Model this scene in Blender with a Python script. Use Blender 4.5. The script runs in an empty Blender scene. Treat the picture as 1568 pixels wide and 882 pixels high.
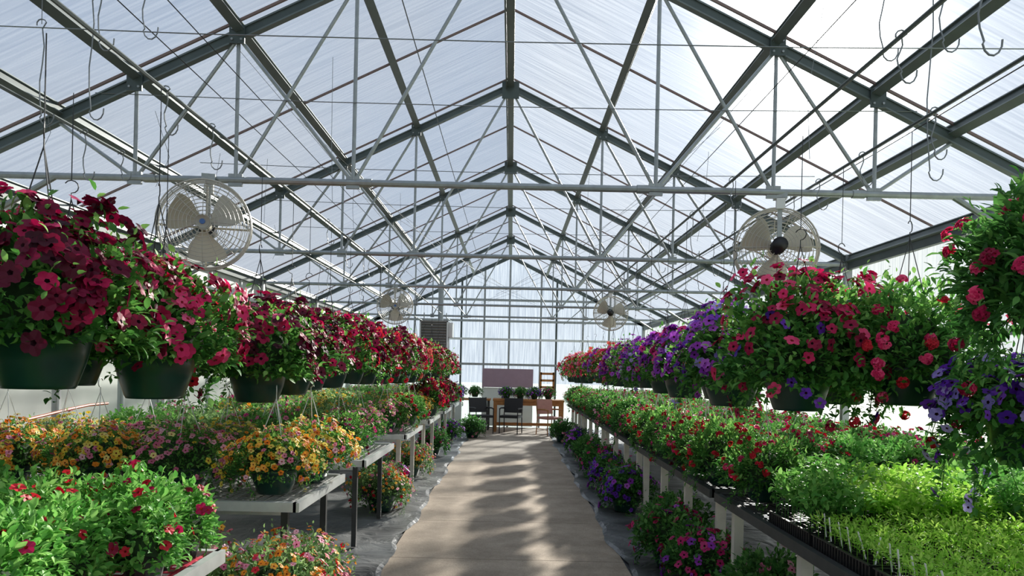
import bpy, math, numpy as np
from mathutils import Vector, Matrix
rad=math.radians
scene=bpy.context.scene
try:
    scene.view_settings.view_transform='Standard'
except Exception: pass

# ------------------------------------------------------------ helpers
def lin(h):
    h=h.lstrip('#'); o=[]
    for i in (0,2,4):
        c=int(h[i:i+2],16)/255
        o.append(c/12.92 if c<=.04045 else ((c+.055)/1.055)**2.4)
    return (*o,1)
MATS={}
def newmat(name):
    m=bpy.data.materials.new(name); m.use_nodes=True
    nt=m.node_tree; nt.nodes.clear(); MATS[name]=m
    out=nt.nodes.new('ShaderNodeOutputMaterial')
    return m,nt,out
def N(nt,t,**k):
    n=nt.nodes.new(t)
    for a,b in k.items(): setattr(n,a,b)
    return n
def simple(name,col,rough=.6,metal=0,noise=0,scale=8,bump=0):
    m,nt,out=newmat(name)
    p=N(nt,'ShaderNodeBsdfPrincipled'); p.inputs['Roughness'].default_value=rough; p.inputs['Metallic'].default_value=metal
    c=lin(col); p.inputs['Base Color'].default_value=c
    if noise or bump:
        tc=N(nt,'ShaderNodeTexCoord'); nz=N(nt,'ShaderNodeTexNoise'); nz.inputs['Scale'].default_value=scale; nz.inputs['Detail'].default_value=5
        nt.links.new(tc.outputs['Object'],nz.inputs['Vector'])
        if noise:
            r=N(nt,'ShaderNodeValToRGB')
            r.color_ramp.elements[0].position=.3; r.color_ramp.elements[1].position=.7
            r.color_ramp.elements[0].color=(c[0]*(1-noise),c[1]*(1-noise),c[2]*(1-noise),1)
            r.color_ramp.elements[1].color=(min(1,c[0]*(1+noise)),min(1,c[1]*(1+noise)),min(1,c[2]*(1+noise)),1)
            nt.links.new(nz.outputs['Fac'],r.inputs['Fac']); nt.links.new(r.outputs['Color'],p.inputs['Base Color'])
        if bump:
            b=N(nt,'ShaderNodeBump'); b.inputs['Strength'].default_value=bump; b.inputs['Distance'].default_value=.02
            nt.links.new(nz.outputs['Fac'],b.inputs['Height']); nt.links.new(b.outputs['Normal'],p.inputs['Normal'])
    nt.links.new(p.outputs[0],out.inputs[0]); return m
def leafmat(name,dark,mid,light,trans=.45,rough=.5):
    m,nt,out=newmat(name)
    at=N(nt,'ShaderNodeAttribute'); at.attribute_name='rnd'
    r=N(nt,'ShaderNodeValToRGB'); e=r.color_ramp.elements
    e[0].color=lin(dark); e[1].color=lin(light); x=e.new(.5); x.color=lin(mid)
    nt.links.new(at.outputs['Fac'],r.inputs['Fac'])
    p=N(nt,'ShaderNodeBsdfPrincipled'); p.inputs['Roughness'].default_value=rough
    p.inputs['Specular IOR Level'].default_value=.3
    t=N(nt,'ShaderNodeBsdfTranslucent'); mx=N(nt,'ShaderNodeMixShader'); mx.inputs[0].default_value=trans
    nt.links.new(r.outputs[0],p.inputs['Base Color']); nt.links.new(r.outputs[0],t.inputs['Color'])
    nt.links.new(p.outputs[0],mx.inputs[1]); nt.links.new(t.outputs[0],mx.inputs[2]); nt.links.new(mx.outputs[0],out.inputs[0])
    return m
def glazing(name,tcol,dcol,fac,streak=(1.5,45,1.5),amp=.12):
    m,nt,out=newmat(name)
    tc=N(nt,'ShaderNodeTexCoord'); mp=N(nt,'ShaderNodeMapping'); mp.inputs['Scale'].default_value=streak
    nz=N(nt,'ShaderNodeTexNoise'); nz.inputs['Scale'].default_value=1; nz.inputs['Detail'].default_value=4
    nt.links.new(tc.outputs['Object'],mp.inputs[0]); nt.links.new(mp.outputs[0],nz.inputs['Vector'])
    r=N(nt,'ShaderNodeMapRange'); r.inputs[1].default_value=.3; r.inputs[2].default_value=.7
    r.inputs[3].default_value=max(0,fac-amp); r.inputs[4].default_value=min(1,fac+amp)
    nt.links.new(nz.outputs['Fac'],r.inputs[0])
    # faint streaking in the sheet's tint (water marks and flute walls)
    r3=N(nt,'ShaderNodeValToRGB'); c=lin(tcol); r3.color_ramp.elements[0].position=.35; r3.color_ramp.elements[1].position=.62
    r3.color_ramp.elements[0].color=(c[0]*.87,c[1]*.88,c[2]*.90,1); r3.color_ramp.elements[1].color=c
    nt.links.new(nz.outputs['Fac'],r3.inputs[0])
    a=N(nt,'ShaderNodeBsdfTransparent'); nt.links.new(r3.outputs[0],a.inputs[0])
    t=N(nt,'ShaderNodeBsdfTranslucent'); t.inputs[0].default_value=lin(dcol)
    d=N(nt,'ShaderNodeBsdfDiffuse'); d.inputs[0].default_value=lin(dcol)
    m1=N(nt,'ShaderNodeMixShader'); m1.inputs[0].default_value=.3
    nt.links.new(t.outputs[0],m1.inputs[1]); nt.links.new(d.outputs[0],m1.inputs[2])
    m2=N(nt,'ShaderNodeMixShader'); nt.links.new(r.outputs[0],m2.inputs[0])
    nt.links.new(a.outputs[0],m2.inputs[1]); nt.links.new(m1.outputs[0],m2.inputs[2]); nt.links.new(m2.outputs[0],out.inputs[0])
    return m

glazing('roof_poly','#f6f9fc','#dde5ee',.25)
glazing('wall_poly','#eef4f8','#e6eaec',.5,(1.5,40,1.5))
glazing('gable_poly','#d6e0ea','#b8c2cf',.3,(40,1.5,1.5))
simple('left_panel','#d4dad2',.6,0,.06,3)
simple('steel_dark','#4a5553',.5,.2,.15,6)
simple('steel_flange','#66706e',.45,.3,.1,6)
simple('galv','#989e9e',.38,.5,.12,20)
simple('redbar','#7a6660',.6)
simple('wire','#7f8484',.4,.5)
simple('wire_dark','#3a3d3d',.5,.4)
simple('wire_white','#e4e6e4',.4)
simple('guard','#b4b2a8',.4,.2)
simple('white_frame','#dcdfdc',.5,0,.05,9)
simple('alu','#d2d6d4',.35,.3,.08,15)
simple('mesh_red','#c83a50',.5)
simple('mesh_grey','#9d9f9d',.5,.2)
simple('bench_dark','#3a3c3b',.6,0,.2,12)
simple('pot_green','#143a31',.3,0,.12,10)
simple('pot_black','#151616',.4,0,.1,10)
simple('soil','#2a1c14',.95,0,.3,60,.6)
simple('tray_black','#17181a',.42)
simple('label_white','#f2f2ee',.5)
simple('fan_cream','#b6b2a2',.42,.1,.05,10)
simple('fan_blue','#3f66a0',.4)
simple('motor_black','#18191a',.4)
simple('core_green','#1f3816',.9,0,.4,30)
simple('wood','#a8703a',.6,0,.2,14)
simple('chair_black','#1b1c1f',.5)
simple('chair_pink','#b78378',.7,0,.1,10)
simple('mauve','#9c8490',.8,0,.08,4)
simple('heater','#5c5a56',.5,.2)
simple('louver','#8a8884',.5,.2)
simple('pvc','#d6d1c4',.5,0,.1,10)
simple('hose','#b5562f',.5)
leafmat('leaf_petunia','#34642e','#589642','#96c666')
leafmat('leaf_dark','#2a5226','#48823a','#7aae5a')
leafmat('leaf_bright','#3e7a34','#68ac4c','#a0d472')
leafmat('leaf_seedling','#74b032','#a0dc4c','#ccf274',.5)
leafmat('leaf_sage','#4e7442','#769e5c','#aac884')
def pet(n,a,b,c,t=.3): leafmat(n,a,b,c,t,.55)
pet('p_maroon','#380218','#5c0628','#860c3c',.24)
pet('p_crimson','#78052e','#a20e42','#c61c58',.27)
pet('p_magenta','#a8125c','#ce2a76','#ea5498')
pet('p_hot','#c01050','#ea2c6c','#ff6896')
pet('p_red','#a40a20','#d01830','#ec3648')
pet('p_coral','#c03a34','#e06054','#f09080')
pet('p_purple','#481490','#6828b0','#8a4ac8')
pet('p_violet','#7c26a0','#a840c4','#cc70dc')
pet('p_lav','#8a78cc','#ac98e0','#d0c2f2')
pet('p_pink','#d0608a','#ee92b0','#fbc4d2')
pet('p_orange','#e8741e','#fca434','#ffcc58')
pet('p_yellow','#e8c834','#fae660','#fff2a4')
pet('p_white','#d8dcd0','#f0f2ea','#ffffff')
pet('t_dark','#1c0410','#2e0818','#48101f',.1)
pet('t_yellow','#a08820','#d0b840','#e8dc80',.2)
pet('t_red','#701018','#8c1a1c','#b0302a',.2)
SMOOTH={'pot_green','leaf_petunia','leaf_dark','leaf_bright','leaf_sage','leaf_seedling','fan_cream','motor_black'}

class MB:
    def __init__(s): s.v=[];s.f=[];s.m=[];s.r=[];s.n=0;s.names=[]
    def mi(s,n):
        if n not in s.names: s.names.append(n)
        return s.names.index(n)
    def add(s,v,f,mat,rnd=None):
        v=np.asarray(v,float).reshape(-1,3); f=np.asarray(f,int).reshape(-1,3)
        s.v.append(v); s.f.append(f+s.n); s.n+=len(v)
        if isinstance(mat,str): s.m.append(np.full(len(f),s.mi(mat)))
        else: s.m.append(np.asarray(mat))
        s.r.append(np.full(len(v),.5) if rnd is None else rnd)
    def inst(s,tv,tf,tm,P,R,S,rnd):
        n=len(P)
        if n==0: return
        S=np.asarray(S,float); 
        if S.ndim==1: S=np.repeat(S[:,None],3,1)
        lv=tv[None]*S[:,None,:]
        V=np.einsum('nij,nkj->nki',R,lv)+P[:,None,:]
        k=len(tv)
        F=(tf[None]+(np.arange(n)*k)[:,None,None]).reshape(-1,3)
        M=np.tile(np.array([s.mi(x) for x in tm]),n)
        s.add(V.reshape(-1,3),F,M,np.repeat(rnd,k))
    def box(s,c,d,mat,R=None):
        q=np.array([[x,y,z] for x in(-.5,.5) for y in(-.5,.5) for z in(-.5,.5)])*np.array(d)
        if R is not None: q=q@np.array(R).T
        f=[(0,1,3),(0,3,2),(4,6,7),(4,7,5),(0,4,5),(0,5,1),(2,3,7),(2,7,6),(0,2,6),(0,6,4),(1,5,7),(1,7,3)]
        s.add(q+np.array(c),f,mat)
    def beam(s,a,b,w,h,mat,off=(0,0),up=(0,0,1)):
        a=Vector(a);b=Vector(b);y=(b-a);L=y.length;y.normalize();u=Vector(up)
        x=y.cross(u)
        if x.length<1e-4: x=y.cross(Vector((1,0,0)))
        x.normalize(); z=x.cross(y)
        R=np.array([[x[i],y[i],z[i]] for i in range(3)])
        c=(a+b)/2+x*off[0]+z*off[1]
        s.box(c,(w,L,h),mat,R)
    def channel(s,a,b,w,h,up=(0,0,1)):
        s.beam(a,b,w,.010,'steel_flange',(0,h/2),up); s.beam(a,b,w,.010,'steel_flange',(0,-h/2),up)
        s.beam(a,b,w*.55,h-.01,'steel_dark',(0,0),up)
    def tube(s,pts,r,mat,sides=6,closed=False):
        P=[Vector(p) for p in pts]; n=len(P); rings=[]
        prev=None
        for i,p in enumerate(P):
            if closed: t=P[(i+1)%n]-P[i-1]
            else: t=P[min(i+1,n-1)]-P[max(i-1,0)]
            if t.length<1e-9: t=Vector((0,0,1))
            t.normalize()
            if prev is None:
                a=Vector((0,0,1)) if abs(t.z)<.9 else Vector((1,0,0)); x=t.cross(a)
            else:
                x=prev-t*prev.dot(t)
                if x.length<1e-6: x=t.cross(Vector((0,.3,1)))
            x.normalize(); prev=x; y=t.cross(x)
            rr=r[i] if hasattr(r,'__len__') else r
            rings.append([p+x*math.cos(2*math.pi*k/sides)*rr+y*math.sin(2*math.pi*k/sides)*rr for k in range(sides)])
        V=[q for g in rings for q in g]; F=[]
        m=n if closed else n-1
        for i in range(m):
            j=(i+1)%n
            for k in range(sides):
                l=(k+1)%sides; A,B,C,D=i*sides+k,i*sides+l,j*sides+l,j*sides+k
                F+=[(A,B,C),(A,C,D)]
        if not closed:
            for b in (0,(n-1)*sides):
                for k in range(1,sides-1): F.append((b,b+k,b+k+1))
        s.add([tuple(q) for q in V],F,mat)
    def lathe(s,prof,mat,sides=24,c=(0,0,0)):
        V=[];F=[]
        for r,z in prof:
            for k in range(sides):
                a=2*math.pi*k/sides; V.append((c[0]+r*math.cos(a),c[1]+r*math.sin(a),c[2]+z))
        for i in range(len(prof)-1):
            for k in range(sides):
                l=(k+1)%sides;A,B,C,D=i*sides+k,i*sides+l,(i+1)*sides+l,(i+1)*sides+k
                F+=[(A,B,C),(A,C,D)]
        s.add(V,F,mat)
    def mesh(s,name):
        me=bpy.data.meshes.new(name)
        v=np.concatenate(s.v);f=np.concatenate(s.f);m=np.concatenate(s.m);r=np.concatenate(s.r)
        me.vertices.add(len(v)); me.vertices.foreach_set('co',v.astype(np.float32).ravel())
        me.loops.add(len(f)*3); me.loops.foreach_set('vertex_index',f.astype(np.int32).ravel())
        me.polygons.add(len(f)); me.polygons.foreach_set('loop_start',np.arange(0,len(f)*3,3,dtype=np.int32))
        for n in s.names: me.materials.append(MATS[n])
        me.polygons.foreach_set('material_index',m.astype(np.int32))
        sm=np.array([n in SMOOTH for n in s.names])
        me.polygons.foreach_set('use_smooth',sm[m])
        a=me.attributes.new('rnd','FLOAT','POINT'); a.data.foreach_set('value',r.astype(np.float32))
        me.update(calc_edges=True); me.validate()
        return me
def obj(name,me,loc=(0,0,0),rz=0,sc=1,rot=None):
    if isinstance(me,MB): me=me.mesh(name)
    o=bpy.data.objects.new(name,me); scene.collection.objects.link(o)
    o.location=loc; o.rotation_euler=rot if rot else (0,0,rz)
    o.scale=(sc,sc,sc) if not hasattr(sc,'__len__') else sc
    return o

# ------------------------------------------------------------ plant templates
LEAF_V=np.array([(0,0,0),(-.20,.24,.05),(.20,.24,.05),(0,.28,0),(-.25,.55,.05),(.25,.55,.05),(0,.60,-.02),(0,1,-.16),(-.13,.82,-.03),(.13,.82,-.03)],float)
LEAF_F=np.array([(0,2,3),(0,3,1),(3,2,5),(3,5,6),(1,3,6),(1,6,4),(6,5,9),(6,9,7),(4,6,8),(6,7,8)])
NLF=len(LEAF_F)
def flower_tpl():
    V=[(0,0,-.55)];F=[];M=[]
    for i in range(5):
        a=2*math.pi*i/5; V.append((.26*math.cos(a),.26*math.sin(a),-.12))
    for i in range(5):
        a=2*math.pi*i/5
        b=a-math.pi/5; V.append((.78*math.cos(b),.78*math.sin(b),.0))
        V.append((.98*math.cos(a-.30),.98*math.sin(a-.30),-.05)); V.append((1.04*math.cos(a),1.04*math.sin(a),-.13)); V.append((.98*math.cos(a+.30),.98*math.sin(a+.30),-.05))
    for i in range(5):
        j=(i+1)%5; t,t2=1+i,1+j; n,l1,l2,l3=6+4*i,7+4*i,8+4*i,9+4*i; n2=6+4*j
        F+=[(0,t,t2)];M+=[1]
        F+=[(t,n,l1),(t,l1,l2),(t,l2,l3),(t,l3,n2),(t,n2,t2)];M+=[0]*5
    return np.array(V,float),np.array(F),M
FV,FF,FM=flower_tpl()

def basis_y(Y,Zh):
    Y=Y/np.linalg.norm(Y,axis=1,keepdims=True)
    X=np.cross(Y,Zh); l=np.linalg.norm(X,axis=1,keepdims=True); X=np.where(l<1e-5,np.array([1.,0,0]),X/np.maximum(l,1e-5))
    Z=np.cross(X,Y); return np.stack([X,Y,Z],2)
def basis_z(Z,rng):
    Z=Z/np.linalg.norm(Z,axis=1,keepdims=True)
    h=rng.normal(size=Z.shape); X=np.cross(h,Z); X/=np.linalg.norm(X,axis=1,keepdims=True)
    Y=np.cross(Z,X); return np.stack([X,Y,Z],2)
def dome(rng,n,rx,hz,dr,cmin,lo,hi=1.,ph=(0,1,2)):
    c=1-(1-cmin)*rng.random(n); phi=rng.random(n)*2*math.pi; th=np.arccos(np.clip(c,-1,1)); s=np.sin(th)
    L=1+.11*np.sin(3*phi+ph[0])+.08*np.sin(5*phi+ph[1]+2*th)+.08*np.sin(6*th+ph[2]+2*phi)
    r=L*(lo+(hi-lo)*rng.random(n)**.6)
    s2=np.where(c<0,np.maximum(s,.8),s)
    x=rx*r*s2*np.cos(phi); y=rx*r*s2*np.sin(phi); z=np.where(c>0,hz*r*c,dr*r*c/abs(cmin if cmin<0 else 1))
    nn=np.stack([x/rx**2,y/rx**2,np.where(c>0,z/hz**2,z/(hz**2))],1); nn/=np.linalg.norm(nn,axis=1,keepdims=True)+1e-9
    return np.stack([x,y,z],1),nn
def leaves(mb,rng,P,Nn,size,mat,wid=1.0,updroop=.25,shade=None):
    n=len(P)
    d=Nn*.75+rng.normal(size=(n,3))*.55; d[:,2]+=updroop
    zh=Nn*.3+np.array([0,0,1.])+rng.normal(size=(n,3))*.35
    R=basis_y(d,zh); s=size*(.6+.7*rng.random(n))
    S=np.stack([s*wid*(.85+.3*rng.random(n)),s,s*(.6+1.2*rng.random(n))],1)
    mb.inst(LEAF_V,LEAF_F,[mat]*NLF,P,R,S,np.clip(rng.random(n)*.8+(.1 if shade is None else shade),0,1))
def blooms(mb,rng,P,Nn,size,col,throat,face=.35):
    n=len(P); d=Nn+rng.normal(size=(n,3))*face; R=basis_z(d,rng); s=size*(.75+.45*rng.random(n))
    mb.inst(FV,FF,[col if k==0 else throat for k in FM],P,R,s,rng.random(n))
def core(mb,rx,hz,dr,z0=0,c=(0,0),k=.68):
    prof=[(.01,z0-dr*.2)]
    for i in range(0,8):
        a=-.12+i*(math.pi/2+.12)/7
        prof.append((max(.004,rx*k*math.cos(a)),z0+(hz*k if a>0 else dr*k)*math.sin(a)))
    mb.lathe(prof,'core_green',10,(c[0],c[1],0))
def pot(mb,r=.165,h=.2,mat='pot_green',z=0):
    mb.lathe([(0,z-h),(r*.64,z-h),(r*.66,z-h),(r*.70,z-h+.012),(r*.86,z-h*.55),(r*.97,z-.036),(r*1.03,z-.035),(r*1.035,z-.032),(r*1.05,z),(r*.99,z),(r*.94,z-.03),(0,z-.03)],mat,32)
def hanger(mb,r,hh,mat='wire_dark',w=.0022,ext=0):
    for k in range(3):
        a=k*2.094+.4; mb.tube([(r*math.cos(a),r*math.sin(a),-.01),(r*.9*math.cos(a),r*.9*math.sin(a),.05),(0,0,hh)],w,mat,4)
    pts=[(0,0,hh)]
    for i in range(9):
        a=-math.pi/2+i*math.pi*1.35/8; pts.append((.028*math.cos(a),0,hh+.055+.028*math.sin(a)))
    mb.tube(pts,w*1.2,mat,5)
    if ext: mb.tube([(0.0,0,hh+.083),(0,0,hh+.083+ext)],w,mat,4)
VAR={}
def basket(key,seed,cols,leaf='leaf_petunia',nl=2400,nf=150,rx=.29,hz=.33,dr=.06,fs=.034,ls=.047,potm='pot_green',
           hh=.62,hm='wire_dark',trail=2,fmin=-.08,cluster=0,ext=.3,pr=.165,ph_=.2,wid=1.,fclump=True,tl=.16):
    rng=np.random.default_rng(seed); mb=MB(); p3=rng.random(3)*6
    if potm: pot(mb,pr,ph_,potm)
    if hh: hanger(mb,pr,hh,hm,.0022 if hm!='wire_white' else .0026,ext)
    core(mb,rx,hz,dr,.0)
    P,Nn=dome(rng,nl,rx,hz,dr,-.28,.66,1.03,p3)
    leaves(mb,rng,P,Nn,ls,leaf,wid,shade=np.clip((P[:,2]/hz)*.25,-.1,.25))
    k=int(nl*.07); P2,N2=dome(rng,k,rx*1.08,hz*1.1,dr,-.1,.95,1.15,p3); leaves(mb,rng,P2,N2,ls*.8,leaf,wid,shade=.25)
    for t in range(trail):
        a=rng.random()*6.283; L=.06+tl*rng.random(); m=int(10+L*50)
        tt=np.linspace(0,1,m); rr=pr*1.0+(rx*.95-pr)*np.minimum(1,tt*2.2)
        Z=-.02-tt**1.6*(L+dr*.5)
        A=a+.25*np.sin(tt*3+t)
        PP=np.stack([rr*np.cos(A),rr*np.sin(A),Z],1)
        NN=np.stack([np.cos(A),np.sin(A),-.3+0*A],1)
        mb.tube(PP[::3],.0022,leaf,3)
        PPP=np.repeat(PP,3,0)+rng.normal(size=(m*3,3))*.012
        leaves(mb,rng,PPP,np.repeat(NN,3,0),ls*.75,leaf,wid,0)
        if rng.random()<.6 and not cluster:
            c,th,w=cols[rng.integers(len(cols))]; q=3
            idx=rng.integers(m//3,m,q); blooms(mb,rng,PP[idx]+NN[idx]*.03,NN[idx],fs*.9,c,th)
        elif cluster and rng.random()<.6:
            c,th,w=cols[rng.integers(len(cols))]
            D=rng.normal(size=(cluster,3)); D/=np.linalg.norm(D,axis=1,keepdims=True)
            blooms(mb,rng,PP[-1]+NN[-1]*.02+D*fs*1.8,D,fs,c,th,.1)
    W=np.array([c[2] for c in cols],float); W/=W.sum()
    for (c,th,w),ww in zip(cols,W):
        n=int(nf*ww)
        if cluster:
            C,CN=dome(rng,max(1,n//cluster),rx*1.06,hz*1.08,dr,fmin,.95,1.08,p3)
            D=rng.normal(size=(len(C),cluster,3)); D/=np.linalg.norm(D,axis=2,keepdims=True)
            D=np.where((np.einsum('nki,ni->nk',D,CN)<-.1)[:,:,None],-D,D)
            P=(C[:,None]+D*fs*1.7).reshape(-1,3); Nf=(D*.8+CN[:,None]*.5).reshape(-1,3)
            blooms(mb,rng,P,Nf,fs,c,th,.15)
        else:
            q=n*2 if fclump else n
            P,Nf=dome(rng,q,rx*1.06,hz*1.06,dr,fmin,.98,1.1,p3)
            if fclump:
                sc=np.sin(9*P[:,0]/rx*.6+p3[0]+w*7)*.7+np.sin(8*P[:,1]/rx*.6+p3[1]+w*3)*.7+rng.normal(size=q)*.9+P[:,2]/hz*1.4
                ix=np.argsort(-sc)[:n]; P=P[ix];Nf=Nf[ix]
            Nf=Nf.copy(); Nf[:,2]+=.1
            blooms(mb,rng,P,Nf,fs,c,th)
    VAR[key]=mb.mesh(key)
def bed(key,seed,cols,leaf='leaf_petunia',w=.56,k=3,h=.24,nl=420,nf=40,fs=.018,ls=.04,cluster=0,wid=1.,potm='pot_black',hang=False,up=.25):
    rng=np.random.default_rng(seed); mb=MB(); st=w/k
    for i in range(k):
        for j in range(k):
            cx=(i+.5)*st-w/2+rng.normal()*.012; cy=(j+.5)*st-w/2+rng.normal()*.012
            hz=h*(.8+.35*rng.random()); rx=st*.62
            mb.lathe([(0,0.002),(st*.3,0.002),(st*.42,.11),(st*.38,.11),(0,.1)],potm,12,(cx,cy,0))
            z0=.11; ph=rng.random(3)*6
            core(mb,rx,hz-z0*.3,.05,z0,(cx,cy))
            P,Nn=dome(rng,nl,rx,hz,.06,-.3,.6,1.05,ph); P=P+np.array([cx,cy,z0])
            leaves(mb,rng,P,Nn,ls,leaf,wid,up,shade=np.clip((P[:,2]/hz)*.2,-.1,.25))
            for c,th,ww in cols:
                n=rng.poisson(nf*ww)
                if n==0: continue
                P,Nf=dome(rng,n,rx*1.03,hz*1.06,.05,.0,1.0,1.12,ph); P=P+np.array([cx,cy,z0]); Nf[:,2]+=.3
                blooms(mb,rng,P,Nf,fs,c,th)
    if hang:
        for q in range(3):
            a=q*2.094; mb.tube([(.14*math.cos(a),.14*math.sin(a),.12),(0,0,.56)],.0026,'wire_white',4)
        pts=[(0,0,.56)]+[(.03*math.cos(a),0,.59+.03*math.sin(a)) for a in np.linspace(-1.57,3.2,9)]
        mb.tube(pts,.003,'wire_white',4)
    VAR[key]=mb.mesh(key)

C=lambda *a:[tuple(x) for x in a]
basket('b_mar1',1,C(('p_maroon','t_dark',2.6),('p_crimson','t_dark',1.9),('p_hot','t_dark',.4)),nf=380,fs=.036,nl=2700,hz=.36,rx=.31)
basket('b_mar2',2,C(('p_maroon','t_dark',2.2),('p_crimson','t_dark',1.9),('p_hot','t_dark',.8)),nf=350,fs=.034,nl=2700,hz=.35,rx=.31)
basket('b_hot',3,C(('p_hot','t_red',2.4),('p_crimson','t_dark',2),('p_white','t_yellow',.2)),nf=260,fs=.032,nl=2800)
basket('b_pic',4,C(('p_maroon','t_dark',2),('p_crimson','t_dark',1.4),('p_pink','t_dark',.35)),nf=250,fs=.034,nl=2600,rx=.31)
basket('b_crim',5,C(('p_crimson','t_dark',2),('p_red','t_dark',1.3),('p_maroon','t_dark',1)),nf=290,fs=.034,nl=2000)
basket('b_pur',6,C(('p_purple','t_dark',1.1),('p_violet','t_dark',2.6),('p_lav','t_yellow',.4)),nf=300,fs=.029,nl=2300,hz=.34,trail=8,rx=.32)
basket('b_vio',7,C(('p_violet','t_dark',3),('p_magenta','t_dark',.9)),nf=280,fs=.034,nl=2000,trail=5)
basket('b_rmix',8,C(('p_crimson','t_dark',3),('p_hot','t_red',1.5),('p_purple','t_dark',.25)),nf=210,fs=.032,nl=3600,trail=9,hz=.42,rx=.35,dr=.1)
basket('b_verb',9,C(('p_red','t_red',1),('p_hot','t_red',2)),nf=640,fs=.013,nl=3200,trail=18,cluster=16,fmin=-.3,dr=.12,hz=.36,rx=.35,ls=.05,wid=.8,tl=.24)
basket('b_near',10,C(('p_crimson','t_red',1),('p_hot','t_red',2.4)),nf=680,fs=.014,nl=3200,trail=14,cluster=17,fmin=-.3,dr=.16,hz=.36,rx=.34,ls=.062,wid=.7,leaf='leaf_dark',tl=.22)
basket('b_pink',11,C(('p_pink','t_red',.6),('p_hot','t_red',2),('p_coral','t_red',2)),nf=290,fs=.033,nl=1800)
basket('b_lav',12,C(('p_purple','t_dark',2),('p_lav','t_dark',1.6)),nf=300,fs=.028,nl=2400,trail=20,dr=.16,hz=.22,rx=.33,fmin=-.4,tl=.25)
kw=dict(hh=.42,hm='wire_white',ext=0,rx=.27,hz=.2,dr=.08,ls=.032,nl=2000,trail=6,fs=.018,fmin=-.25,wid=.8,tl=.1,pr=.15,ph_=.17)
basket('s_orange',21,C(('p_orange','t_red',2.4),('p_yellow','t_red',1.8),('p_pink','t_red',.7)),nf=430,leaf='leaf_petunia',**kw)
basket('s_pink',22,C(('p_pink','t_red',3),('p_yellow','t_red',.7)),nf=250,leaf='leaf_petunia',**kw)
basket('s_yel',23,C(('p_yellow','t_yellow',2.4),('p_orange','t_red',1.3),('p_pink','t_red',.7)),nf=300,leaf='leaf_sage',**kw)
basket('s_mag',24,C(('p_magenta','t_dark',2),('p_maroon','t_dark',1)),nf=90,leaf='leaf_petunia',**kw)
kr=dict(kw); kr.update(fs=.012,cluster=14,hz=.23,rx=.28,ls=.044)
basket('s_red',25,C(('p_red','t_red',2),('p_hot','t_red',.8)),nf=560,leaf='leaf_petunia',**kr)
kf=dict(hh=0,ext=0,rx=.27,hz=.24,dr=.1,ls=.045,nl=1700,trail=6,fs=.03,fmin=-.3)
basket('f_pur',31,C(('p_purple','t_dark',2),('p_violet','t_dark',1)),nf=110,leaf='leaf_dark',**kf)
basket('f_mag',32,C(('p_magenta','t_dark',2),('p_crimson','t_dark',1),('p_violet','t_dark',1)),nf=80,leaf='leaf_dark',**kf)
basket('f_oran',33,C(('p_orange','t_red',2),('p_pink','t_red',1.4),('p_red','t_red',.6)),nf=260,leaf='leaf_sage',hh=0,ext=0,rx=.3,hz=.24,dr=.12,ls=.034,nl=2400,trail=8,fs=.017,fmin=-.4)
basket('f_green',34,C(('p_pink','t_red',1),),nf=10,leaf='leaf_dark',**kf)
bed('d_impat',41,C(('p_red','t_red',1),('p_crimson','t_red',.6)),leaf='leaf_bright',nl=850,nf=6.5,fs=.022,ls=.036,h=.21)
bed('d_impat2',42,C(('p_red','t_red',1),('p_crimson','t_red',.5)),leaf='leaf_bright',nl=850,nf=5,fs=.022,ls=.036,h=.20)
bed('d_pinkg',43,C(('p_pink','t_red',1),('p_magenta','t_dark',.5)),nl=430,nf=10,fs=.018,h=.24,hang=True,ls=.036)
bed('d_yelg',44,C(('p_yellow','t_yellow',1.2),('p_orange','t_red',.6)),leaf='leaf_sage',nl=430,nf=14,fs=.018,h=.24,ls=.036)
bed('d_magg',45,C(('p_magenta','t_dark',1),('p_pink','t_dark',.6)),nl=430,nf=7,fs=.021,h=.24,ls=.042,hang=True)
bed('d_redg',46,C(('p_red','t_red',1),('p_crimson','t_dark',1)),leaf='leaf_dark',nl=480,nf=9,fs=.024,h=.22,ls=.045)
bed('d_green',47,C(('p_white','t_yellow',1),),leaf='leaf_bright',nl=520,nf=.8,fs=.014,h=.22,ls=.04)
bed('d_sage',48,C(('p_pink','t_red',1),),leaf='leaf_sage',nl=480,nf=4,fs=.014,h=.22,ls=.04,hang=True)

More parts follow.
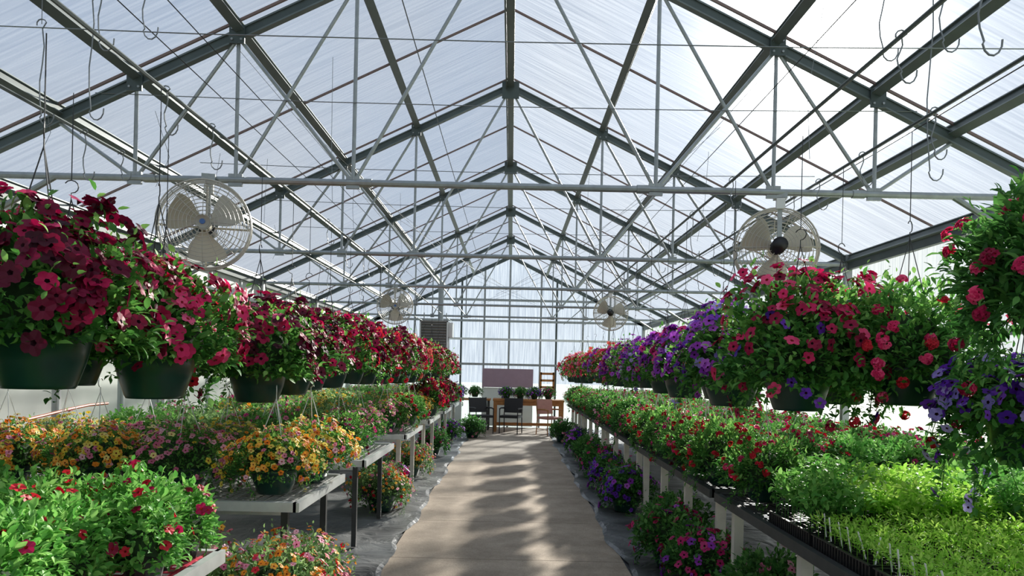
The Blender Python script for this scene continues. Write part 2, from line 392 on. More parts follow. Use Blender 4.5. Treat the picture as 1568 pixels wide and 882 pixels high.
def flat(key,seed,leaf,h,nper,ls,wid,labels):
    rng=np.random.default_rng(seed); mb=MB(); w,d=.54,.28
    for sx,sy,bw,bd in((0,-d/2,w,.008),(0,d/2,w,.008)): mb.box((sx,sy,.03),(bw,bd,.06),'tray_black')
    for sx in(-w/2,w/2): mb.box((sx,0,.03),(.008,d+.008,.06),'tray_black')
    for sy in(-d/2-.004,d/2+.004): mb.box((0,sy,.061),(w+.02,.014,.005),'tray_black')
    for sx in(-w/2-.004,w/2+.004): mb.box((sx,0,.061),(.014,d+.016,.005),'tray_black')
    for i in range(19): 
        for sy in(-d/2-.006,d/2+.006): mb.box((-w/2+.02+i*(w-.04)/18,sy,.03),(.006,.006,.055),'tray_black')
    mb.box((0,0,.045),(w-.01,d-.01,.01),'soil')
    for i in range(1,12): mb.box((-w/2+i*w/12,0,.055),(.005,d,.012),'tray_black')
    for j in range(1,6): mb.box((0,-d/2+j*d/6,.055),(w,.005,.012),'tray_black')
    PX=[];NX=[]
    for i in range(12):
        for j in range(6):
            x=-w/2+(i+.5)*w/12+rng.normal()*.006;y=-d/2+(j+.5)*d/6+rng.normal()*.006;hh=h*(.75+.5*rng.random())
            mb.tube([(x,y,.05),(x+rng.normal()*.006,y+rng.normal()*.006,.05+hh*.9)],.0012,leaf,3)
            t=rng.random(nper)**.7; a=rng.random(nper)*6.283; r=.01+.022*rng.random(nper)
            PX.append(np.stack([x+r*np.cos(a),y+r*np.sin(a),.055+hh*(.35+.65*t)],1)); NX.append(np.stack([np.cos(a),np.sin(a),.35+0*a],1))
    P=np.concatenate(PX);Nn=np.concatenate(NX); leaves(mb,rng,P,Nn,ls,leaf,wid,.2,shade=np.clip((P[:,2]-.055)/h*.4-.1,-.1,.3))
    for q in range(labels):
        x=-w/2+.03+q*(w-.06)/max(1,labels-1); y=-d/2+.03+rng.normal()*.008
        R=Matrix.Rotation(rng.normal()*.15,3,'Y')@Matrix.Rotation(rng.normal()*.15,3,'X')
        mb.box((x,y,.11),(.011,.0015,.11),'label_white',R)
    VAR[key]=mb.mesh(key)
flat('sd_a',61,'leaf_seedling',.18,20,.040,.8,0)
flat('sd_b',62,'leaf_seedling',.09,20,.026,.6,6)
flat('sd_d',64,'leaf_seedling',.11,20,.028,.6,0)
flat('sd_c',63,'leaf_bright',.22,20,.042,.9,0)

# ------------------------------------------------------------ building geometry
CX=-.07; HW=3.64; RZ=4.62; EZ=2.84; CZ=2.74; D=3.05; YB=20.13; YF=-3.0
XL,XR=CX-HW,CX+HW
TY=[4.88+D*i for i in range(-2,5)]
def roofz(fr): return RZ-(RZ-EZ)*fr
FR=[0,.27,.48,.66,.80,1.0]
mb=MB()
for s in(-1,1):
    mb.channel((0,0,RZ-.09),(s*(HW-.03),0,EZ-.07),.05,.06)
    nodesT={f:(s*HW*f,0,roofz(f)-.10) for f in FR}
    bz=CZ
    for f in(.27,.48,.66):
        mb.tube([(s*HW*f,0,bz),nodesT[f]],.013,'galv',8)
        mb.box((s*HW*f,0,bz),(.09,.02,.08),'galv')
        mb.box((s*HW*f,-.03,roofz(f)-.09),(.10,.012,.12),'steel_dark')
        for bx,bzz in((-.03,.035),(.03,.035),(-.03,-.035),(.03,-.035)): mb.tube([(s*HW*f+bx,-.045,roofz(f)-.09+bzz),(s*HW*f+bx,-.034,roofz(f)-.09+bzz)],.008,'galv',6)
    def B(f): return (s*HW*f,.015,bz)
    for a,b in((.27,0),(.27,.48),(.48,.27),(.66,.48),(.66,.80)):
        mb.tube([B(a),nodesT[b]],.0125,'galv',8)
    mb.tube([(s*HW*.80,0,bz),(s*(HW-.06),0,EZ-.5)],.02,'galv',8)
mb.box((0,-.03,RZ-.13),(.18,.012,.18),'steel_dark')
mb.tube([(-HW+.05,0,CZ),(HW-.05,0,CZ)],.022,'galv',10)
for x in(-2.3,-.9,.9,2.3): mb.tube([(x-.04,0,CZ),(x+.04,0,CZ)],.028,'galv',10)
tm=mb.mesh('roof_truss')
for y in TY: obj('roof_truss',tm,(CX,y,0))
mb=MB()
for s in(-1,1):
    for f in FR[1:]:
        th=math.atan((RZ-EZ)/HW); up=(s*math.sin(th),0,math.cos(th))
        x,z=s*HW*f,roofz(f)-.03
        if f==1.0: x-=s*.04; z-=.02
        mb.channel((CX+x,YF,z),(CX+x,YB-.03,z),.06,.075,up)
mb.channel((CX,YF,RZ-.05),(CX,YB-.03,RZ-.05),.07,.09)
mb.beam((CX-.045,YF,RZ-.06),(CX-.045,YB-.03,RZ-.06),.012,.12,'steel_flange')
obj('roof_purlins',mb)
mb=MB()
y=4.88-2.5*D
k=0
while y<YB:
    for s in(-1,1):
        mb.beam((CX,y,RZ+.012),(CX+s*HW,y,EZ+.012),.016,.016,'redbar')
    y+=D/2;k+=1
obj('roof_glazing_bars',mb)
mb=MB()
for s in(-1,1):
    mb.add([(CX,YF,RZ+.025),(CX+s*(HW+.1),YF,EZ-.022),(CX+s*(HW+.1),YB+.05,EZ-.022),(CX,YB+.05,RZ+.025)],[(0,1,2),(0,2,3)],'roof_poly')
obj('ceiling',mb)
mb=MB()
mb.add([(XL,YF,0),(XL,YB,0),(XL,YB,EZ),(XL,YF,EZ)],[(0,1,2),(0,2,3)],'left_panel')
for y in TY+[YB]:
    mb.beam((XL+.04,y,0),(XL+.04,y,EZ),.07,.07,'white_frame')
for y in np.arange(YF,YB,D/3): mb.beam((XL+.015,y,0),(XL+.015,y,EZ),.03,.02,'white_frame')
for z in(.9,1.9,2.45): mb.beam((XL+.03,YF,z),(XL+.03,YB,z),.05,.05,'white_frame')
mb.beam((XL+.03,YF,EZ-.1),(XL+.03,YB,EZ-.1),.05,.1,'steel_dark')
mb.beam((XL+.02,YF,2.3),(XL+.02,YB,2.3),.03,.03,'steel_dark')
obj('wall_left',mb)
mb=MB()
mb.add([(XR,YF,0),(XR,YB,0),(XR,YB,EZ),(XR,YF,EZ)],[(0,1,2),(0,2,3)],'wall_poly')
for y in TY+[YB]: mb.beam((XR-.04,y,0),(XR-.04,y,EZ),.07,.07,'galv')
for z in(.9,1.9): mb.beam((XR-.03,YF,z),(XR-.03,YB,z),.04,.05,'galv')
mb.beam((XR-.03,YF,EZ-.1),(XR-.03,YB,EZ-.1),.05,.12,'steel_dark')
obj('wall_right',mb)
mb=MB()
mb.add([(XL,YB,0),(XR,YB,0),(XR,YB,EZ),(CX,YB,RZ),(XL,YB,EZ)],[(0,1,2),(0,2,4),(2,3,4)],'gable_poly')
for x in(-2.6,-1.95,-1.35,-.74,-.07,.77,1.19,1.9,2.6):
    zt=RZ-(RZ-EZ)*abs(x-CX)/HW
    mb.beam((x,YB-.04,0),(x,YB-.04,zt),.05,.05,'galv' if x not in(-1.35,1.19) else 'steel_dark')
for z,m in((EZ,'galv'),(1.68,'galv'),(2.35,'white_frame'),(3.4,'galv')):
    hw=HW if z<=EZ else HW*(RZ-z)/(RZ-EZ)
    mb.beam((CX-hw,YB-.05,z),(CX+hw,YB-.05,z),.05,.06,m)
for s in(-1,1): mb.beam((CX,YB-.05,RZ-.06),(CX+s*HW,YB-.05,EZ-.06),.05,.09,'steel_dark')
mb.box((-.08,YB-.1,1.32),(1.35,.06,.5),'mauve')
mb.box((-2.4,YB-.07,.55),(2.2,.05,1.1),'left_panel'); mb.box((-.08,YB-.07,.55),(1.35,.05,1.02),'left_panel')
for z in(1.1,1.28,1.46): mb.box((.97,YB-.1,z),(.36,.05,.06),'wood')
for x in(.8,1.14): mb.box((x,YB-.1,1.2),(.05,.05,.6),'wood')
obj('wall_back',mb)
mb=MB()
mb.add([(XL,YF,0),(XR,YF,0),(XR,YF,EZ),(CX,YF,RZ),(XL,YF,EZ)],[(0,1,2),(0,2,4),(2,3,4)],'wall_poly')
obj('wall_front',mb)

m,nt,out=newmat('fabric')
p=N(nt,'ShaderNodeBsdfPrincipled'); tc=N(nt,'ShaderNodeTexCoord')
n1=N(nt,'ShaderNodeTexNoise'); n1.inputs['Scale'].default_value=3.5; n1.inputs['Detail'].default_value=6; n1.inputs['Distortion'].default_value=1.2
n2=N(nt,'ShaderNodeTexNoise'); n2.inputs['Scale'].default_value=1.3; n2.inputs['Detail'].default_value=6
for n in(n1,n2): nt.links.new(tc.outputs['Object'],n.inputs['Vector'])
r=N(nt,'ShaderNodeValToRGB'); r.color_ramp.elements[0].color=lin('#3c3e40'); r.color_ramp.elements[0].position=.35; r.color_ramp.elements[1].color=lin('#808282'); r.color_ramp.elements[1].position=.68
nt.links.new(n2.outputs[0],r.inputs[0]); nt.links.new(r.outputs[0],p.inputs['Base Color']); p.inputs['Roughness'].default_value=.42
b=N(nt,'ShaderNodeBump'); b.inputs['Strength'].default_value=.7; b.inputs['Distance'].default_value=.05
nt.links.new(n1.outputs[0],b.inputs['Height']); nt.links.new(b.outputs[0],p.inputs['Normal']); nt.links.new(p.outputs[0],out.inputs[0])
m,nt,out=newmat('concrete')
p=N(nt,'ShaderNodeBsdfPrincipled'); tc=N(nt,'ShaderNodeTexCoord')
n1=N(nt,'ShaderNodeTexNoise'); n1.inputs['Scale'].default_value=1.6; n1.inputs['Detail'].default_value=9; n1.inputs['Roughness'].default_value=.7
n2=N(nt,'ShaderNodeTexNoise'); n2.inputs['Scale'].default_value=90; n2.inputs['Detail'].default_value=3
for n in(n1,n2): nt.links.new(tc.outputs['Object'],n.inputs['Vector'])
r=N(nt,'ShaderNodeValToRGB'); r.color_ramp.elements[0].color=lin('#8e8070'); r.color_ramp.elements[0].position=.3; r.color_ramp.elements[1].color=lin('#bbab98'); r.color_ramp.elements[1].position=.66
r2=N(nt,'ShaderNodeValToRGB'); r2.color_ramp.elements[0].color=(.8,.8,.8,1); r2.color_ramp.elements[0].position=.35; r2.color_ramp.elements[1].position=.6
mx=N(nt,'ShaderNodeMixRGB'); mx.blend_type='MULTIPLY'; mx.inputs[0].default_value=1
nt.links.new(n1.outputs[0],r.inputs[0]); nt.links.new(n2.outputs[0],r2.inputs[0]); nt.links.new(r.outputs[0],mx.inputs[1]); nt.links.new(r2.outputs[0],mx.inputs[2])
nt.links.new(mx.outputs[0],p.inputs['Base Color']); p.inputs['Roughness'].default_value=.85; p.inputs['Specular IOR Level'].default_value=.2
nt.links.new(p.outputs[0],out.inputs[0])
simple('joint','#5e5448',.9)
simple('grass','#9aa588',.9,0,.2,.4)

mb=MB()
for s in(-1,1):
    rng=np.random.default_rng(5)
    ys=np.arange(YF+.12,YB-.15,.12); e=.93+.03*np.sin(ys*2.3+s)+.02*np.sin(ys*5.1+s*2)+rng.normal(size=len(ys))*.006
    V=[];F=[]
    for i,yy in enumerate(ys):
        V+=[(s*(e[i]),yy,.021),(s*(e[i]+.04),yy,.026+.008*math.sin(yy*7)),(s*1.3,yy,.010),((XL+.1) if s<0 else (XR-.1),yy,.008)]
    for i in range(len(ys)-1):
        for q in range(3):
            a=i*4+q; F+=[(a,a+4,a+5),(a,a+5,a+1)]
    mb.add(V,F,'fabric')
obj('weed_fabric',mb)
mb=MB(); mb.box((CX,8.55,-.03),(HW*2,YB-YF,.06),'fabric'); obj('floor',mb)
mb=MB(); y=YF+.05
mb.box((-.005,(YF+YB)/2,.008),(1.9,YB-YF-.3,.016),'joint')
while y<YB-.3:
    L=min(1.5,YB-.15-y); mb.box((-.005,y+L/2,.0165),(1.896,L-.009,.003),'concrete'); y+=1.5
obj('concrete_walkway',mb)
mb=MB(); mb.box((0,10,-.12),(160,160,.1),'grass'); obj('ground',mb)

# ------------------------------------------------------------ benches
def bench(x0,x1,y0,y1,h,rail,meshm,leg,nleg,step=.055,legw=.045,name='plant_bench'):
    mb=MB(); w=x1-x0; d=y1-y0
    for yy in(y0,y1): mb.box(((x0+x1)/2,yy,h-.02),(w,.035,.055),rail)
    for xx in(x0,x1): mb.box((xx,(y0+y1)/2,h-.02),(.035,d+.035,.055),rail)
    n=int(w/step)
    for i in range(1,n): mb.box((x0+i*w/n,(y0+y1)/2,h-.008),(.012,d,.005),meshm)
    n=int(d/step)
    for i in range(1,n): mb.box(((x0+x1)/2,y0+i*d/n,h-.012),(w,.012,.005),meshm)
    for i in range(3): mb.box((x0+(i+.5)*w/3,(y0+y1)/2,h-.035),(.03,d,.035),rail)
    for i in range(nleg):
        yy=y0+.12+i*(d-.24)/max(1,nleg-1)
        for xx in(x0+.1,x1-.1): mb.box((xx,yy,(h-.01)/2),(legw,legw,h-.05),leg)
        mb.box(((x0+x1)/2,yy,h-.07),(w-.2,.03,.04),rail)
    obj(name,mb)
LB=[(1.5,3.14),(4.27,5.42),(6.25,7.7),(8.7,10.2),(11.2,12.7),(13.7,15.2),(16.1,17.4)]
for i,(a,b) in enumerate(LB): bench(-3.5,-1.2,a,b,.76,'alu','mesh_red' if i==0 else 'mesh_grey','bench_dark' if i<3 else 'pvc',2,legw=.04 if i<3 else .05)
RB=[(1.4,4.95),(5.1,8.2),(8.4,11.5),(11.7,14.8),(15.,17.8)]
for i,(a,b) in enumerate(RB): bench(1.38,3.35,a,b,.76,'bench_dark','bench_dark','pvc',4,legw=.06)

rng=np.random.default_rng(77)
def put(key,name,x,y,z,sc=1.):
    return obj(name,VAR[key],(x,y,z),rng.random()*6.283,sc*(.96+.08*rng.random()))
BED='potted_bedding_plants'; SB='potted_flower_basket'; HB='hanging_flower_basket'
def tile(key,x,y,z=.762):
    return obj(BED,VAR[key],(x,y,z),rng.integers(4)*math.pi/2)
PZ=.935
for i,x in enumerate((-1.51,-2.08,-2.65,-3.2)):
    for j,yy in enumerate((1.66,2.24,2.84)): tile(('d_impat','d_impat2')[(i+j)%2],x-(.1 if (i==0 and j<2) else 0),yy)
for x,yy,k in((-1.42,4.56,'s_orange'),(-1.97,4.56,'s_pink'),(-2.5,4.58,'s_orange'),(-3.05,4.56,'s_orange'),
              (-1.36,5.12,'s_orange'),(-1.92,5.13,'s_yel'),(-2.47,5.12,'s_pink'),(-3.02,5.13,'s_yel')):
    put(k,SB,x,yy,PZ)
ks=['d_pinkg','d_yelg','d_magg','d_yelg','d_sage','d_yelg','d_green']
for bi,(a,b) in enumerate(LB[2:]):
    for i in range(4):
        for j in range(2):
            x=-1.5-i*.57; yy=a+.33+j*((b-a)-.62)
            if i==0: put(('s_mag','s_pink','s_orange','s_red')[(bi+j)%4],SB,x,yy,PZ)
            else: tile(ks[(i*2+j+bi*3)%7],x-.02,yy)
for y_,k in((9.45,'s_red'),(11.95,'b_crim'),(14.4,'b_crim'),(16.7,'f_pur')):
    put(k,SB,-1.3,y_,.98,.95)
for i in range(6):
    for j in range(5):
        x=1.55+i*.315; yy=2.0+j*.59
        k='sd_b' if i<1 and j<3 else ('sd_d' if i<3 and j<3 else ('sd_a' if (i+2*j)%3 else 'sd_c'))
        if i==0 and j==4: continue
        obj('seedling_tray',VAR[k],(x,yy,.762),-math.pi/2)
put('s_red',SB,1.58,4.62,PZ,.9)
for bi,(a,b) in enumerate(RB[1:]):
    n=5
    for j in range(n):
        yy=a+.3+j*(b-a-.6)/(n-1)
        put(('s_red','s_red','s_mag','s_red')[(j+bi)%4] if bi<1 else ('s_red','s_mag','f_green')[(j+bi)%3],SB,1.56,yy,PZ if True else 0)
        for i in range(3): tile(('d_redg','d_redg','d_green','d_redg','d_magg')[(i*2+j+bi)%5],2.1+i*.48,yy)
for x,yy,k in((1.33,3.75,'f_pur'),(1.6,4.5,'f_green'),(1.38,5.3,'f_mag'),(1.30,5.95,'f_mag'),(1.5,6.7,'f_green'),(1.3,8.3,'f_pur'),(1.4,8.95,'f_mag'),
              (1.3,9.7,'f_pur'),(1.35,10.9,'f_mag'),(1.35,12.5,'f_green'),(1.3,14,'f_pur'),(1.15,16.2,'f_green'),
              (-.83,16.7,'f_green'),(-1.35,8.0,'f_oran'),(-1.4,8.4,'f_mag'),(-1.4,10.6,'f_oran'),(-1.35,13.2,'f_mag'),(-1.3,15.6,'f_pur')):
    put(k,'potted_flowers',x,yy,.222)
def crate(x,y,w,d,h):
    mb=MB()
    for i in range(4):
        z=.05+i*(h-.07)/3
        for s in(-1,1):
            mb.box((0,s*d/2,z),(w,.012,.045),'tray_black'); mb.box((s*w/2,0,z),(.012,d,.045),'tray_black')
    for sx in(-1,1):
        for sy in(-1,1): mb.box((sx*w/2,sy*d/2,h/2),(.03,.03,h),'tray_black')
    mb.box((0,0,h-.01),(w,d,.012),'tray_black')
    obj('plastic_crate',mb,(x,y,.02))
crate(-1.32,3.70,.7,.7,.2); crate(-2.1,3.70,.6,.5,.2)
put('f_oran','potted_flowers',-1.10,3.6,.425,.95); put('f_oran','potted_flowers',-1.12,4.0,.425,.85); put('f_oran','potted_flowers',-1.55,3.7,.425); put('f_green','potted_flowers',-2.05,3.72,.425)

# ------------------------------------------------------------ hanging baskets + rails
L=[(2.8,-1.76,1.66,'b_mar1',1.08),(3.42,-2.02,1.64,'b_mar2',1),(3.42,-1.62,1.60,'b_hot',1.05),(4.02,-1.86,1.62,'b_crim',1.05),(2.75,-2.4,1.68,'b_mar2',1),
 (4.75,-1.6,1.53,'b_pic',1.08),(5.3,-1.56,1.54,'b_mar1',1.0),(5.9,-1.6,1.56,'b_mar2',1.0),(6.5,-1.58,1.57,'b_crim',1.1),(7.15,-1.55,1.59,'b_mar1',1.05),(7.8,-1.55,1.58,'b_crim',1.1),(8.5,-1.5,1.57,'b_crim',1.1),
 (9.2,-1.5,1.57,'b_mar2',1.05),(10.0,-1.5,1.56,'b_crim',1.15),(10.8,-1.5,1.55,'b_pink',1.1),(11.7,-1.5,1.55,'b_crim',1.15),(12.6,-1.48,1.55,'b_hot',1.1),(13.6,-1.45,1.5,'b_crim',1.15),(14.8,-1.45,1.5,'b_crim',1.1),(16,-1.45,1.5,'b_hot',1.1)]
R=[(3.8,1.45,1.58,'b_rmix',1),(3.7,1.95,1.62,'b_verb',1),(4.35,1.9,1.6,'b_rmix',1),(2.62,1.93,1.88,'b_near',1),(3.2,2.22,1.40,'b_lav',1),(4.7,1.38,1.57,'b_pur',1.05),(5.35,1.5,1.57,'b_vio',1.),
 (6.0,1.38,1.55,'b_vio',.95),(6.7,1.38,1.55,'b_vio',.9),(7.5,1.38,1.56,'b_pur',.85),(8.4,1.38,1.56,'b_vio',.9),(9.3,1.38,1.55,'b_vio',.9),(10.2,1.38,1.55,'b_pink',.9),(11.3,1.38,1.55,'b_vio',.85),(12.4,1.38,1.55,'b_pink',.9),(13.6,1.38,1.52,'b_pink',.95),(15,1.38,1.5,'b_pink',.95),(16.5,1.38,1.5,'b_pink',.95)]
RAILZ=2.785
mb=MB()
for y,x,z,k,sc in L+R:
    put(k,HB,x,y,z,sc)
    top=z+(.62+.083+.30)*sc*.98
    mb.tube([(x,y,top),(x,y,RAILZ-.02)],.002,'wire_dark',4)
obj('basket_hanger_wires',mb)
mb=MB()
for x in(-2.35,-1.6,1.38,1.93): mb.tube([(x,YF+.1,RAILZ),(x,YB-.15,RAILZ)],.009,'steel_dark',6)
obj('basket_hanging_rails',mb)

mb=MB(); rng=np.random.default_rng(9)
def hook(x,y,zt,L,big=.03):
    pts=[(x-big*math.cos(a)*.7,y,zt+big*math.sin(a)*.7) for a in np.linspace(-.3,2.8,6)]
    pts+=[(x+big*.3*math.sin(t*7),y+.01*math.sin(t*3),zt-L*t) for t in np.linspace(.05,1,6)]
    zb=zt-L
    pts+=[(x+big-big*math.cos(a),y,zb-big*1.4*math.sin(a)) for a in np.linspace(.2,3.3,7)]
    mb.tube(pts,.0032,'wire',5)
for x in(-2.35,-1.6,1.38,1.93):
    for y in np.arange(2.2,12,.62):
        yy=y+rng.normal()*.1
        if rng.random()<.7: hook(x,yy,RAILZ,.12+.22*rng.random())
for x,y,z,L_ in((-2.05,3.6,3.3,.55),(-1.9,3.4,3.3,.3),(-1.75,3.5,3.35,.25),(1.55,3.2,3.25,.3),(1.75,3.1,3.2,.25),(-2.35,3.7,3.2,.45),(1.98,3.6,3.45,.9)): 
    mb.tube([(x,y,z),(x,y,RZ-(RZ-EZ)*abs(x-CX)/HW-.04)],.0022,'wire',4); hook(x,y,z,L_,.035)
obj('wire_hooks',mb)
mb=MB()
for y in(3.6,4.86,6.5,7.9,9.4):
    for z in((3.15,) if y<4.8 else (3.28,)):
        hw=HW*(RZ-z)/(RZ-EZ)-.08
        mb.tube([(CX-hw,y,z+.0),(CX-hw/2,y,z-.025),(CX,y,z-.03),(CX+hw/2,y,z-.025),(CX+hw,y,z)],.003,'wire',4)
for x,z in((-1.75,3.35),(-1.95,3.3),(1.65,3.4),(-.75,3.9),(2.4,3.05)): mb.tube([(x,YF+.1,z),(x,YB-.15,z)],.004,'wire_dark',4)
rng=np.random.default_rng(4)
for q in range(16):
    s=-1 if q%2 else 1; y=2.6+rng.random()*9; x=CX+s*(.9+rng.random()*2); zt=RZ-(RZ-EZ)*abs(x-CX)/HW-.05
    mb.tube([(x,y,zt),(x+rng.normal()*.06,y+.1,(zt+CZ)/2),(x+rng.normal()*.1,y,2.8)],.0018,'wire',4)
for q in range(7):
    y=TY[2]+q*1.5; mb.tube([(CX-1.8,y,3.65),(CX+.3*q-1,y+1.2,2.75)],.002,'wire',4); mb.tube([(CX+1.8,y,3.65),(CX+1-.3*q,y+1.2,2.75)],.002,'wire',4)
obj('support_wires',mb)

# ------------------------------------------------------------ fans
mb=MB(); Rf=.30
def ring(r,y,w=.0024,n=40,mat='guard'): mb.tube([(r*math.cos(a),y,r*math.sin(a)) for a in np.linspace(0,2*math.pi,n,endpoint=False)],w,mat,5,True)
ring(Rf,-.04,.006); ring(Rf,.07,.007); ring(Rf,.015,.004)
def gy(r,s): return (-.04-.08*(1-(r/Rf)**2)) if s<0 else (.07+.09*(1-(r/Rf)**2))
for s in(-1,1):
    for r in np.linspace(.05,.28,10): ring(r,gy(r,s))
    for k in range(16 if s<0 else 12):
        a=k*2*math.pi/(16 if s<0 else 12); mb.tube([(r*math.cos(a),gy(r,s),r*math.sin(a)) for r in(.04,.11,.18,.25,Rf)],.0024,'guard',4)
for k in range(24):
    a=k*2*math.pi/24; mb.tube([(Rf*math.cos(a),-.04,Rf*math.sin(a)),(Rf*math.cos(a),.07,Rf*math.sin(a))],.0024,'guard',4)
for k in range(3):
    a0=k*2*math.pi/3+.5; n=9;V=[];F=[]
    for i in range(n):
        t=i/(n-1); r=.04+t*.21; half=(.30+.40*math.sin(math.pi*min(1,t*.62+.12)))*.95; 
        for j in range(7):
            u=j/6*2-1; a=a0+u*half*(1-.12*t)+.15*t; V.append((r*math.cos(a),.02+u*half*r*.42+.02*(1-u*u),r*math.sin(a)))
    for i in range(n-1):
        for j in range(6):
            A=i*7+j; F+=[(A,A+1,A+8),(A,A+8,A+7)]
    mb.add(V,F,'fan_cream')
mb.tube([(0,-.03,0),(0,.06,0)],.042,'fan_cream',16); mb.tube([(0,-.125,0),(0,-.115,0)],.045,'fan_cream',16); mb.tube([(0,-.13,0),(0,-.125,0)],.018,'fan_blue',12)
mb.tube([(0,.10,0),(0,.26,0)],.055,'motor_black',16)
mb.beam((0,.2,.04),(0,.2,.36),.03,.03,'galv'); mb.box((0,.2,.36),(.09,.09,.05),'galv'); mb.box((0,.22,.30),(.06,.05,.08),'white_frame')
mb.beam((-.3,.12,0),(.3,.12,0),.012,.012,'fan_cream',up=(0,0,1)); mb.beam((0,.12,-.3),(0,.12,.3),.012,.012,'fan_cream',up=(1,0,0))
fm=mb.mesh('fan')
def fan(x,y,z,rz,sc=1): obj('circulation_fan',fm,(x,y,z),rot=(0,0,rz),sc=sc)
fan(-1.93,4.68,2.41,rad(16),.92); fan(1.77,5.08,2.40,rad(168),.9); fan(-1.68,10.75,2.42,rad(10),.85); fan(1.47,11.2,2.42,rad(170),.85)

mb=MB(); mb.box((0,0,0),(.62,.5,.62),'heater')
for i in range(9): mb.box((0,-.26,-.25+i*.062),(.54,.03,.02),'louver',Matrix.Rotation(.6,3,'X'))
for s in(-1,1): mb.box((s*.3,-.26,0),(.03,.03,.62),'white_frame'); mb.beam((s*.25,0,.3),(s*.25,0,.5),.02,.02,'galv')
for s in(-1,1): mb.box((0,-.26,s*.3),(.62,.03,.03),'louver')
mb.box((.36,0,.12),(.1,.4,.32),'white_frame'); mb.tube([(.1,.2,.3),(.1,.2,1.2)],.06,'galv',12)
obj('unit_heater',mb,(-1.72,16.8,2.28))

# ------------------------------------------------------------ far-end furniture
mb=MB(); mb.box((0,0,.78),(1.75,.7,.05),'wood')
for sx in(-.82,.82):
    for sy in(-.3,.3): mb.box((sx,sy,.38),(.08,.08,.76),'wood')
mb.box((0,-.32,.71),(1.65,.03,.11),'wood'); mb.box((0,-.3,.2),(1.6,.04,.07),'wood')
obj('wooden_table',mb,(.45,18.7,.02))
mb=MB(); mb.box((0,0,.76),(1.3,.6,.04),'wood')
for sx in(-.6,.6):
    for sy in(-.25,.25): mb.box((sx,sy,.37),(.05,.05,.74),'bench_dark')
obj('side_table',mb,(-1.15,19.1,.02))
def chair(x,y,rz,m,arm=True,frame='chair_black'):
    mb=MB(); mb.box((0,0,.44),(.5,.48,.06),m)
    mb.box((0,.24,.72),(.48,.05,.38),m,Matrix.Rotation(-.15,3,'X'))
    for sx in(-.24,.24):
        mb.tube([(sx,-.22,0),(sx,-.22,.64 if arm else .44)],.014,frame,8); mb.tube([(sx,.26,0),(sx,.22,.45),(sx,.29,.92)],.014,frame,8)
        if arm: mb.tube([(sx,-.22,.64),(sx,-.1,.66),(sx,.24,.65)],.02,frame,8)
        mb.tube([(sx,-.22,.15),(sx,.25,.15)],.01,frame,6)
    obj('armchair' if arm else 'chair',mb,(x,y,.02),rz,.92)
chair(-.68,17.9,rad(25),'chair_black'); chair(.02,18.0,rad(-15),'chair_black'); chair(.95,17.8,rad(35),'chair_pink',True,'wood')
for i,x in enumerate((-1.3,-.9,-.1,.25,.6,.95)): put(('f_pur','f_green','f_pur','f_green','f_pur','f_mag')[i],SB,x,18.75 if x>-.3 else 19.1,.955,.62)
mb=MB(); mb.tube([(XL+.12,4+.3*i,1.25-.1*math.sin(i*.5)-.02*i) for i in range(10)],.012,'hose',8); obj('garden_hose',mb)

# ------------------------------------------------------------ light
sun_dir=Vector((.40,1,.44)).normalized()
sd=bpy.data.lights.new('sun','SUN'); sd.energy=14; sd.angle=rad(1.8); sd.color=(1,.93,.82)
so=bpy.data.objects.new('sun',sd); scene.collection.objects.link(so); so.rotation_euler=sun_dir.to_track_quat('Z','Y').to_euler(); so.location=(8,20,12)
w=bpy.data.worlds.new('sky'); scene.world=w; w.use_nodes=True; nt=w.node_tree; nt.nodes.clear()
out=N(nt,'ShaderNodeOutputWorld'); bg=N(nt,'ShaderNodeBackground'); tc=N(nt,'ShaderNodeTexCoord')
dp=N(nt,'ShaderNodeVectorMath',operation='DOT_PRODUCT'); dp.inputs[1].default_value=sun_dir
nt.links.new(tc.outputs['Generated'],dp.inputs[0])
def mth(op,a,b):
    n=N(nt,'ShaderNodeMath',operation=op)
    for i,x in enumerate((a,b)):
        if isinstance(x,(int,float)): n.inputs[i].default_value=x
        else: nt.links.new(x,n.inputs[i])
    return n.outputs[0]
cl=mth('MAXIMUM',dp.outputs['Value'],0)
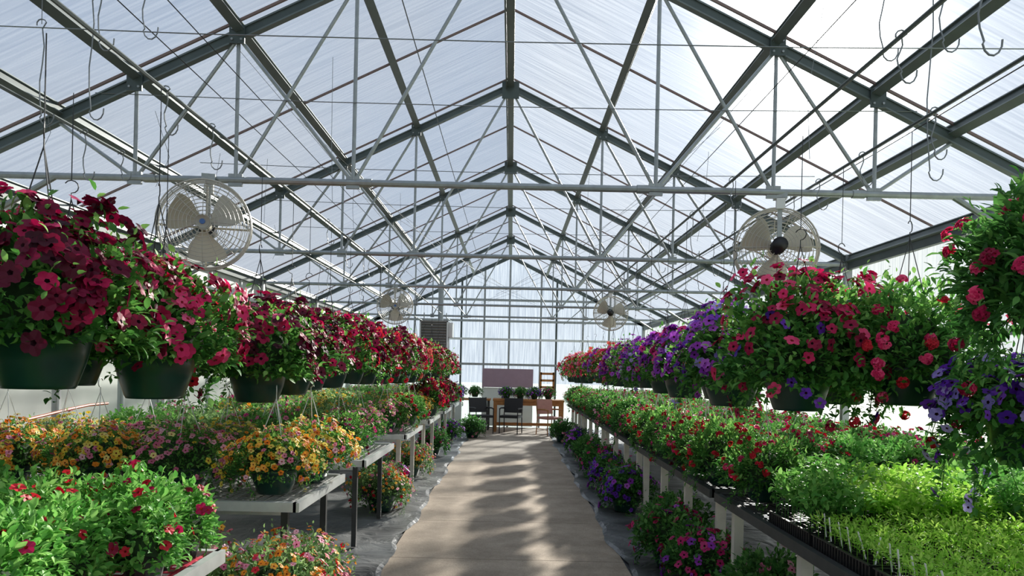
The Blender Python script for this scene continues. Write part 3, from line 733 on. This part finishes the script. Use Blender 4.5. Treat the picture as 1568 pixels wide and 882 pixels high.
glow=mth('ADD',mth('MULTIPLY',mth('POWER',cl,420),12),mth('ADD',mth('MULTIPLY',mth('POWER',cl,60),.7),mth('MULTIPLY',mth('POWER',cl,6),.05)))
sep=N(nt,'ShaderNodeSeparateXYZ'); nt.links.new(tc.outputs['Generated'],sep.inputs[0])
r=N(nt,'ShaderNodeValToRGB'); r.color_ramp.elements[0].color=(.60,.68,.79,1); r.color_ramp.elements[1].color=(.36,.48,.70,1); r.color_ramp.elements[1].position=.8
nt.links.new(sep.outputs[2],r.inputs[0])
nz=N(nt,'ShaderNodeTexNoise'); nz.inputs['Scale'].default_value=3; nz.inputs['Detail'].default_value=5; nt.links.new(tc.outputs['Generated'],nz.inputs['Vector'])
cr=N(nt,'ShaderNodeValToRGB'); cr.color_ramp.elements[0].position=.42; cr.color_ramp.elements[1].position=.7; cr.color_ramp.elements[1].color=(.8,.8,.8,1); nt.links.new(nz.outputs[0],cr.inputs[0])
mc=N(nt,'ShaderNodeMixRGB'); mc.inputs[2].default_value=(.66,.70,.76,1); nt.links.new(cr.outputs[0],mc.inputs[0]); nt.links.new(r.outputs[0],mc.inputs[1])
gl=N(nt,'ShaderNodeMixRGB'); gl.blend_type='ADD'; gl.inputs[0].default_value=1
gc=N(nt,'ShaderNodeCombineXYZ'); nt.links.new(glow,gc.inputs[0]); nt.links.new(mth('MULTIPLY',glow,.97),gc.inputs[1]); nt.links.new(mth('MULTIPLY',glow,.9),gc.inputs[2])
nt.links.new(mc.outputs[0],gl.inputs[1]); nt.links.new(gc.outputs[0],gl.inputs[2])
nt.links.new(gl.outputs[0],bg.inputs[0]); bg.inputs[1].default_value=.86; nt.links.new(bg.outputs[0],out.inputs[0])

# ------------------------------------------------------------ camera
cd=bpy.data.cameras.new('camera'); cd.sensor_width=36; cd.lens=1408/1920*36; cd.shift_y=153/1920; cd.shift_x=.001; cd.clip_end=300
co=bpy.data.objects.new('camera',cd); scene.collection.objects.link(co); co.location=(0,0,1.55); co.rotation_euler=(rad(90),rad(-1.3),0)
scene.camera=co
